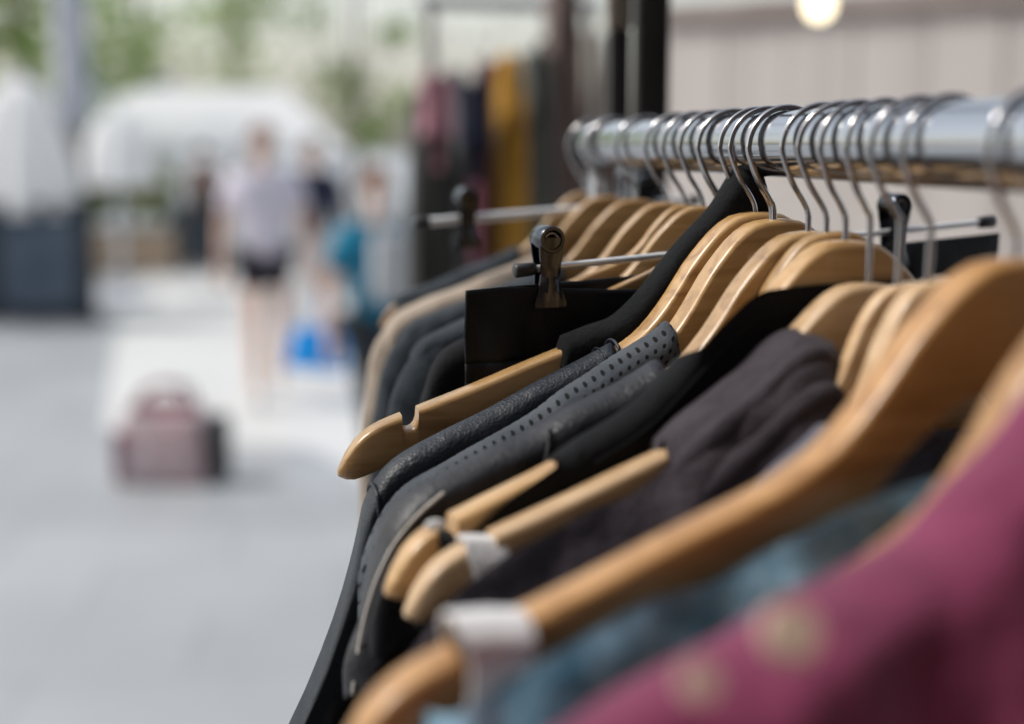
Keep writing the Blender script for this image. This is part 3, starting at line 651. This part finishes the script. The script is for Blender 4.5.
# ------------------------------------------------------------------ people
SKIN = varied('skin', (.66, .42, .32), (.72, .48, .38), 6, .5)
def skin_mesh(name, chains, mat_, parent, lv=1):
    """chains share joints by name: {joint: (pos, radius)}, edges [(a, b)]"""
    J, E, root = chains; names = list(J); me = bpy.data.meshes.new(name)
    me.from_pydata([J[n][0] for n in names], [(names.index(a), names.index(b)) for a, b in E], [])
    o = bpy.data.objects.new(name, me); C.objects.link(o)
    sk = o.modifiers.new('skin', 'SKIN'); sk.use_smooth_shade = True
    d = me.skin_vertices[0].data
    for i, n in enumerate(names):
        r = J[n][1]; d[i].radius = (r, r) if not isinstance(r, tuple) else r; d[i].use_root = (n == root)
    sb = o.modifiers.new('sub', 'SUBSURF'); sb.levels = lv; sb.render_levels = lv
    dg = bpy.context.evaluated_depsgraph_get(); m2 = bpy.data.meshes.new_from_object(o.evaluated_get(dg)); o.modifiers.clear(); o.data = m2
    m2.materials.append(mat_) if not m2.materials else None
    for p in m2.polygons: p.use_smooth = True
    o.parent = parent; return o
M_EYE = mat('dark_eye', (.03, .02, .02), .2)
def person(label, loc, rz, h, shirt, shorts, hair, pose, shoe, longsleeve=False, legs_long=False, hairlong=False):
    o = thing('person', label, 'person', loc, rz, None); k = h/1.75
    P = {n: Vector(v)*k for n, v in pose.items()}
    RAD = dict(pelvis=.125, waist=.115, chest=.118, neck=.05, jaw=.062, head=.085, crown=.062, nose=.012, lsh=.062, rsh=.062, lel=.042, rel=.042, lwr=.028, rwr=.028, lpa=.032, rpa=.032,
               lhip=.088, rhip=.088, lkn=.056, rkn=.056, lcf=.055, rcf=.055, lan=.036, ran=.036, lto=.032, rto=.032)
    J = {n: (P[n], RAD[n]*k) for n in P if n in RAD}; 
    E = [('pelvis', 'waist'), ('waist', 'chest'), ('chest', 'neck'), ('neck', 'jaw'), ('jaw', 'head'), ('head', 'crown'), ('head', 'nose')]
    for s in 'lr':
        E += [('chest', s+'sh'), (s+'sh', s+'el'), (s+'el', s+'wr'), (s+'wr', s+'pa'), ('pelvis', s+'hip'), (s+'hip', s+'kn'), (s+'kn', s+'cf'), (s+'cf', s+'an'), (s+'an', s+'to')]
        w, q = P[s+'wr'], P[s+'pa']; d = (q-w).normalized(); side = Vector((d.y, -d.x, 0)); side = side.normalized() if side.length > .05 else Vector((0, 1, 0))
        for f in range(4):
            b = q+side*(f-1.5)*.019*k; tip = b+d*(.085-.008*abs(f-1.3))*k+Vector((0, .012, 0))*k
            J[s+f'f{f}'] = (b+d*.035*k, .0095*k); J[s+f'g{f}'] = (tip, .0075*k); E += [(s+'pa', s+f'f{f}'), (s+f'f{f}', s+f'g{f}')]
        J[s+'th'] = (w.lerp(q, .5)+side*-.045*k+d*.01*k, .011*k); J[s+'tt'] = (J[s+'th'][0]+d*.045*k, .009*k); E += [(s+'wr', s+'th'), (s+'th', s+'tt')]
    skin_mesh('body', (J, E, 'pelvis'), SKIN, o)
    sh = {n: (P[n], RAD[n]*k*1.16) for n in ('waist', 'chest')}; sh['pelvis'] = (P['pelvis']+Vector((0, 0, .02)), .155*k); sh['chest'] = (P['chest'], .178*k); sh['waist'] = (P['waist'], .152*k); sh['neck'] = (P['neck']-Vector((0, 0, .045)), .085*k)
    e = [('pelvis', 'waist'), ('waist', 'chest'), ('chest', 'neck')]
    for s in 'lr':
        sh[s+'sh'] = (P[s+'sh'], .082*k); t = .75; sh[s+'el'] = (P[s+'sh'].lerp(P[s+'el'], 1 if longsleeve else .75), .068*k); e += [('chest', s+'sh'), (s+'sh', s+'el')]
        if longsleeve: sh[s+'wr'] = (P[s+'wr'], .045*k); e += [(s+'el', s+'wr')]
    skin_mesh('shirt', (sh, e, 'waist'), shirt, o)
    tr = {'pelvis': (P['pelvis']-Vector((0, 0, .01)), .150*k)}; e = []
    for s in 'lr':
        tr[s+'hip'] = (P[s+'hip'], .112*k); tr[s+'kn'] = (P[s+'hip'].lerp(P[s+'kn'], 1 if legs_long else .5), .09*k); e += [('pelvis', s+'hip'), (s+'hip', s+'kn')]
        if legs_long: tr[s+'an'] = (P[s+'an'], .062*k); e += [(s+'kn', s+'an')]
    skin_mesh('trousers' if legs_long else 'shorts', (tr, e, 'pelvis'), shorts, o)
    for s in 'lr':
        a, b = P[s+'an'], P[s+'to']; skin_mesh('shoe', ({'a': (a-Vector((0, 0, .01)), .05*k), 'b': (b, .046*k)}, [('a', 'b')], 'a'), shoe, o)
    bm = B(); hd = P['head']
    for v in bmesh.ops.create_uvsphere(bm, u_segments=24, v_segments=16, radius=1)['verts']:
        v.co = Vector((v.co.x*.092, v.co.y*.105, v.co.z*.1))*k
    cut = [v for v in bm.verts if v.co.z < (-.02 if not hairlong else -.09)*k+.75*max(0, -v.co.y)*1 or (v.co.y < -.02*k and v.co.z < .045*k)]
    bmesh.ops.delete(bm, geom=cut, context='VERTS'); ho = obj('hair', bm, hair, o, loc=hd+Vector((0, .012, .025))*k); sm = ho.modifiers.new('s', 'SOLIDIFY'); sm.thickness = .015
    for s in (-1, 1):
        bm = B(); sph(bm, hd+Vector((s*.031, -.079, .004))*k, .0105*k, u=10, v=8); obj('eye', bm, M_EYE, o)
    bm = B()
    sph(bm, P['jaw']+Vector((0, -.058, .012))*k, .02*k, (1.1, .5, .35), 12, 8); obj('mouth', bm, mat('lip', (.4, .16, .14), .5), o)
    return o, P
# facing -y (towards the camera)
WALK = dict(pelvis=(0, 0, .93), waist=(0, 0, 1.08), chest=(0, -.01, 1.30), neck=(0, 0, 1.48), jaw=(0, -.03, 1.56), head=(0, -.015, 1.635), crown=(0, 0, 1.70), nose=(0, -.115, 1.625),
            lsh=(.18, 0, 1.40), rsh=(-.18, 0, 1.40), lel=(.25, -.06, 1.13), rel=(-.25, .06, 1.13), lwr=(.27, -.17, .90), rwr=(-.27, .02, .88), lpa=(.27, -.19, .82), rpa=(-.27, 0, .80),
            lhip=(.09, 0, .88), rhip=(-.09, 0, .88), lkn=(.10, .05, .49), rkn=(-.10, -.14, .50), lcf=(.10, .14, .36), rcf=(-.10, -.16, .36), lan=(.10, .26, .12), ran=(-.10, -.20, .09), lto=(.10, .20, .035), rto=(-.10, -.34, .035))
M_LAV = cloth('lavender_cotton', (.68, .64, .73), (.74, .70, .78), rough=.85, wr=20); M_DKSH = cloth('dark_shorts_cotton', (.02, .018, .026), (.035, .03, .04)); M_TEALP = cloth('deep_teal_cotton', (.008, .16, .27), (.015, .2, .33))
M_PALETR = cloth('pale_grey_cotton', (.55, .55, .56), (.62, .62, .62)); M_SHOE = varied('pale_shoe', (.5, .5, .5), (.6, .6, .6), 10, .6)
HAIR_B = cloth('auburn_hair', (.16, .06, .03), (.28, .11, .05), rough=.5); HAIR_G = cloth('reddish_short_hair', (.30, .17, .14), (.36, .21, .17), rough=.6); HAIR_D = cloth('dark_hair', (.03, .02, .02), rough=.5)
q = at(262, 144, 9.0)
man, MP = person('person in a pale lavender shirt and dark shorts walking towards us with a blue bag', (q.x, 9.0, 0), R(6), 1.72, M_LAV, M_DKSH, HAIR_G, WALK, M_SHOE)
q2 = at(312, 144, 11.5)
person('person in a navy top half hidden behind the lavender shirt', (q2.x, 11.5, 0), R(-8), 1.66, F_NAVY, M_PALETR, HAIR_D, WALK, M_SHOE, legs_long=True, longsleeve=True)
REACH = dict(WALK); REACH.update(lel=(.34, -.06, 1.24), lwr=(.52, -.18, 1.36), lpa=(.58, -.23, 1.40))
q3 = at(376, 144, 6.4)
person('person with red brown hair in a deep teal top reaching towards the second rack', (q3.x, 6.4, 0), R(20), 1.50, M_TEALP, F_DKGREY, HAIR_B, REACH, M_SHOE, legs_long=True)
q4 = at(205, 144, 20)
person('small far off person in a brown top at the stall under the canopy', (q4.x, 18.3, 0), R(160), 1.6, F_BROWN, F_DKGREY, HAIR_D, WALK, M_SHOE, legs_long=True, longsleeve=True)
p = at(390, 268, 6.02); tb_ = thing('tote_bag', 'pale grey tote bag hanging at the front of the person in teal', 'tote bag', p, R(15))
bm = B(); rings = []
for j in range(9):
    t = j/8; rings.append([Vector((.085*(1-.1*t)*(abs(cos(a))**.6)*(1 if cos(a) > 0 else -1), (.03+.02*sin(pi*t))*sin(a), -.14+.28*t+.008*nz(a, t*3, 3))) for a in [2*pi*i/28 for i in range(28)]])
loft(bm, rings); obj('sack', bm, F_TOTE, tb_)
for sx in (-1, 1):
    bm = B(); tube(bm, cr([(-.05, sx*.02, .12), (-.03, sx*.03, .25), (0, sx*.06, .34), (.03, sx*.03, .25), (.05, sx*.02, .12)], 5), .008, 8); obj('strap', bm, F_TOTE, tb_)
# blue bag
hp = man.matrix_basis @ MP['lpa']; p = at(314, 328, hp.y-.03); pb = at(314, 370, hp.y-.03); hgt = p.z-pb.z
bb = thing('carrier_bag', 'bright blue carrier bag held by the person in lavender', 'carrier bag', (p.x, p.y, pb.z), R(5)); bb.rotation_euler = (0, R(9), R(5))
M_BLUE = varied('bright_blue_plastic', (.002, .33, .92), (.003, .38, .95), 6, .35)
bm = B(); rings = []
for j in range(9):
    t = j/8; wd = .19*(1-.10*t)+.012*sin(j*2); rings.append([Vector((wd*(abs(cos(a))**.6)*(1 if cos(a) > 0 else -1)+.01*nz(a, t*3, 3), (.055+.02*sin(pi*t))*sin(a), t*hgt*(1+.10*cos(a)*t))) for a in [2*pi*i/32 for i in range(32)]])
loft(bm, rings, caps=False); bm.faces.new([v for v in bm.verts[:32]][::-1]); w = obj('sack', bm, M_BLUE, bb); sm = w.modifiers.new('s', 'SOLIDIFY'); sm.thickness = .002
inv = (Matrix.Translation(bb.location) @ Matrix.Rotation(R(5), 4, 'Z')).inverted(); hl = inv @ (hp+Vector((0, 0, -.06)))
for s in (-1, 1):
    bm = B(); tube(bm, cr([(s*.06-.02, 0, hgt*.97), (hl*.5+Vector((s*.02, 0, hgt*.5))), hl], 5), .009, 8); obj('handle', bm, M_BLUE, bb)

# ------------------------------------------------------------------ second rack, post, hoarding
def simple_coat(px, row_t, px_w, row_b, y, m, label, seed, rz=0):
    c = at(px, row_t, y); w = px_w/2*y/FPX; zb = at(px, row_b, y).z; h = Hg(); h.c = c; h.rot = R(rz); h.s = w/.2125; h.M = None
    hg = thing('coat_hanger', 'wooden hanger inside the '+label, 'coat hanger', c, R(rz), 'wooden hangers on the second rack')
    bm = B(); hanger_bar(bm, h.s*.93, notched=False); obj('shoulder_bar', bm, WOOD, hg, auto=50)
    bm = B(); s = h.s; tube(bm, cr([(-.012, 0, .075), (-.004, 0, .085), (.012, 0, .083), (.017, 0, .068), (.008, 0, .05), (0, 0, .04), (0, 0, -.006)], 5), .0017, 8); obj('hook', bm, CHROME_W, hg)
    xx = .2125*h.s
    g = garment(h, 'coat', label, 'coat', m, -xx, xx, max(.1, c.z-zb), closed=lambda x: abs(x) > .3*xx, front=lambda x: top(.3*xx, h.s)-.06, back=lambda x: top(.3*xx, h.s), th=.02, th2=.06, flare=.02, fold=.015, seed=seed, group='coats on the second rack', nx=50, clear=.02*h.s+.01)
    return c
coats = [(436, 74, 32, 135, 2.85, F_DUSTY, 'short dusty pink top at the street end of the second rack', 31), (430, 92, 40, 330, 3.0, F_OLIVE, 'dark olive grey coat below the dusty pink top', 32), (455, 70, 18, 330, 3.1, F_GREY, 'narrow light grey coat between the olive and the navy ones', 38), (476, 80, 30, 150, 3.0, F_NAVY, 'short navy coat in the second rack left of the mustard knit', 33),
         (489, 62, 26, 330, 3.2, F_MAROON, 'maroon coat next to the mustard knit', 34), (509, 56, 21, 330, 3.05, F_MUST, 'mustard yellow knit hanging on the second rack', 35), (536, 50, 28, 330, 3.15, F_GREEN, 'green grey coat right of the mustard knit', 36), (563, -40, 30, 330, 3.2, F_BROWN, 'long brown grey coat at the stall end of the second rack', 37)]
coats += [(462, 128, 34, 330, 3.3, F_NAVY, 'almost black coat low behind the short navy coat', 39), (524, 92, 30, 330, 3.35, F_BROWN, 'brown coat half hidden behind the mustard knit', 40), (550, 40, 26, 330, 3.4, F_DKGREY, 'dark grey coat between the green grey and the brown grey ones', 41), (590, 30, 30, 330, 3.5, F_BEIGE, 'pale beige coat nearest the black stall posts', 42)]
for i, (px, rt, pw, rb, y, m, lb, sd) in enumerate(coats): simple_coat(px, rt, pw, rb, y, m, lb, sd, rz=(i % 3-1)*8)
a, b = at(424, 40, 3.25), at(606, -60, 3.25)
r2 = thing('clothes_rack', 'second clothes rack further along the stall, blurred', 'clothes rack', (a.x, 3.3, 0))
zz = 1.92
bm = B(); tube(bm, [(0, 0, zz), (b.x-a.x, 0, zz)], .016, 20); obj('rail', bm, CHROME, r2, auto=40)
for dx in (.02, b.x-a.x-.02):
    bm = B(); tube(bm, [(dx, 0, .02), (dx, 0, zz-.016)], .014, 16); obj('upright', bm, CHROME, r2, auto=40)
    bm = B(); tube(bm, [(dx, -.28, .02), (dx, .28, .02)], .014, 12); obj('foot', bm, CHROME, r2, auto=40)
# black stall post
p = at(650, 144, 1.22); kk = 1.22/FPX
po = thing('stall_post', 'black painted stall post standing behind the far end of the rail', 'post', (p.x, 1.22, 0), R(-10))
bm = B(); box(bm, (0, 0, 1.4), (.030, .030, 2.8), bev=.004); obj('shaft', bm, BLACKM, po, auto=40)
bm = B(); box(bm, (0, 0, .005), (.12, .12, .01)); obj('base_plate', bm, BLACKM, po, False)
p = at(618, 144, 1.25)
po = thing('stall_post', 'slim black stall post with a tan wooden top part', 'post', (p.x, 1.25, 0), R(-10)); zt = at(618, 30, 1.25).z
bm = B(); box(bm, (0, 0, zt/2), (.020, .020, zt), bev=.003); obj('shaft', bm, BLACKM, po, auto=40)
bm = B(); box(bm, (0, 0, zt+.25), (.022, .022, .5), bev=.003); obj('top_part', bm, BARK, po, auto=40)
# timber hoarding
M_HOARD = mat('beige_boards', (.42, .38, .36), .75); t = N(M_HOARD, 'ShaderNodeTexCoord'); wv = N(M_HOARD, 'ShaderNodeTexWave'); wv.inputs['Scale'].default_value = 1.1; wv.inputs['Distortion'].default_value = .2; L(M_HOARD, t.outputs['Object'], wv.inputs['Vector'])
L(M_HOARD, ramp(M_HOARD, wv.outputs[0], [(0, (.50, .458, .435)), (.3, (.54, .495, .47)), (1, (.56, .515, .485))]), BS(M_HOARD).inputs['Base Color'])
a, b = at(664, 144, 4.6), at(1260, 144, 3.3); ln = (b-a).length; an = math.atan2(b.y-a.y, b.x-a.x); zt = at(700, 26, 4.6).z
hd = thing('timber_hoarding', 'beige vertical board hoarding behind the stall at right', 'hoarding', (a.x, a.y, 0), an)
bm = B(); n = int(ln/.2)
for i in range(n): box(bm, (ln*(i+.5)/n, .002*(i % 2), zt/2), (ln/n-.004, .03, zt), bev=.003)
obj('boards', bm, M_HOARD, hd, False)
bm = B(); box(bm, (ln/2, -.01, zt+.03), (ln, .06, .07), bev=.006); obj('top_rail', bm, varied('brown_grey_board', (.25, .2, .185), (.31, .26, .24), 6, .7), hd, False)
bm = B()
for i in range(4): box(bm, (ln*(i+.2)/3.6, .07, zt/2), (.07, .1, zt))
obj('brace_post', bm, BARK, hd, False)
# festoon bulb
p = at(819, 4, 3.4); fb = thing('festoon_lamp', 'glowing warm festoon lamp hanging above the hoarding', 'lamp', p)
ME = bpy.data.materials.new('warm_glow'); ME.use_nodes = True; nt = ME.node_tree; nt.nodes.clear(); em = nt.nodes.new('ShaderNodeEmission'); om = nt.nodes.new('ShaderNodeOutputMaterial'); em.inputs[0].default_value = (1, .86, .58, 1); em.inputs[1].default_value = 3; nt.links.new(em.outputs[0], om.inputs[0])
bm = B(); sph(bm, (0, 0, 0), .034, (1, 1, 1.1)); obj('bulb', bm, ME, fb)
bm = B(); cyl(bm, (0, 0, .05), .016, .045); obj('socket', bm, RUBBER, fb, auto=40)
bm = B(); tube(bm, cr([(-.9, 0, .28), (-.4, 0, .1), (0, 0, .075), (.5, 0, .12), (1.2, 0, .35)], 8), .004, 6); obj('cable', bm, RUBBER, fb)

# unseen building added behind the camera to keep the sky off faces turned to it
building('building', 'tall dark brick building, unseen, added behind the camera to block sky light', -16, 9, -8.6, 9, 6, 8, 2, varied('added_building_brick', (.07, .045, .035), (.11, .07, .055), 3, .85))
# ------------------------------------------------------------------ light
SUN_EL, SUN_AZ = R(50), R(-76)     # azimuth measured from +y (down the street), negative = left
w = bpy.data.worlds.new('World'); scene.world = w; w.use_nodes = True; nt = w.node_tree
sky = nt.nodes.new('ShaderNodeTexSky'); sky.sky_type = 'NISHITA'; sky.sun_disc = False; sky.sun_elevation = SUN_EL; sky.sun_rotation = SUN_AZ; sky.air_density = 1.4; sky.dust_density = 2.5; sky.ozone_density = 1
hs = nt.nodes.new('ShaderNodeHueSaturation'); hs.inputs['Saturation'].default_value = .42
nt.links.new(sky.outputs[0], hs.inputs['Color']); nt.links.new(hs.outputs[0], nt.nodes['Background'].inputs[0]); nt.nodes['Background'].inputs[1].default_value = .15
sd = bpy.data.lights.new('sun', 'SUN'); sd.energy = 2.0; sd.angle = R(14); sd.color = (1, .95, .88); so = bpy.data.objects.new('sun', sd); C.objects.link(so)
dv = Vector((sin(SUN_AZ)*cos(SUN_EL), cos(SUN_AZ)*cos(SUN_EL), sin(SUN_EL))); so.rotation_euler = dv.to_track_quat('Z', 'Y').to_euler(); so.location = (0, 0, 20)

scene.view_settings.view_transform = 'Standard'; scene.view_settings.look = 'None'; scene.view_settings.exposure = .4; scene.view_settings.gamma = 1
cy = scene.cycles; cy.use_denoising = True; cy.max_bounces = 8; cy.sample_clamp_indirect = 6; cy.use_adaptive_sampling = True
try: cy.denoiser = 'OPENIMAGEDENOISE'
except Exception: pass
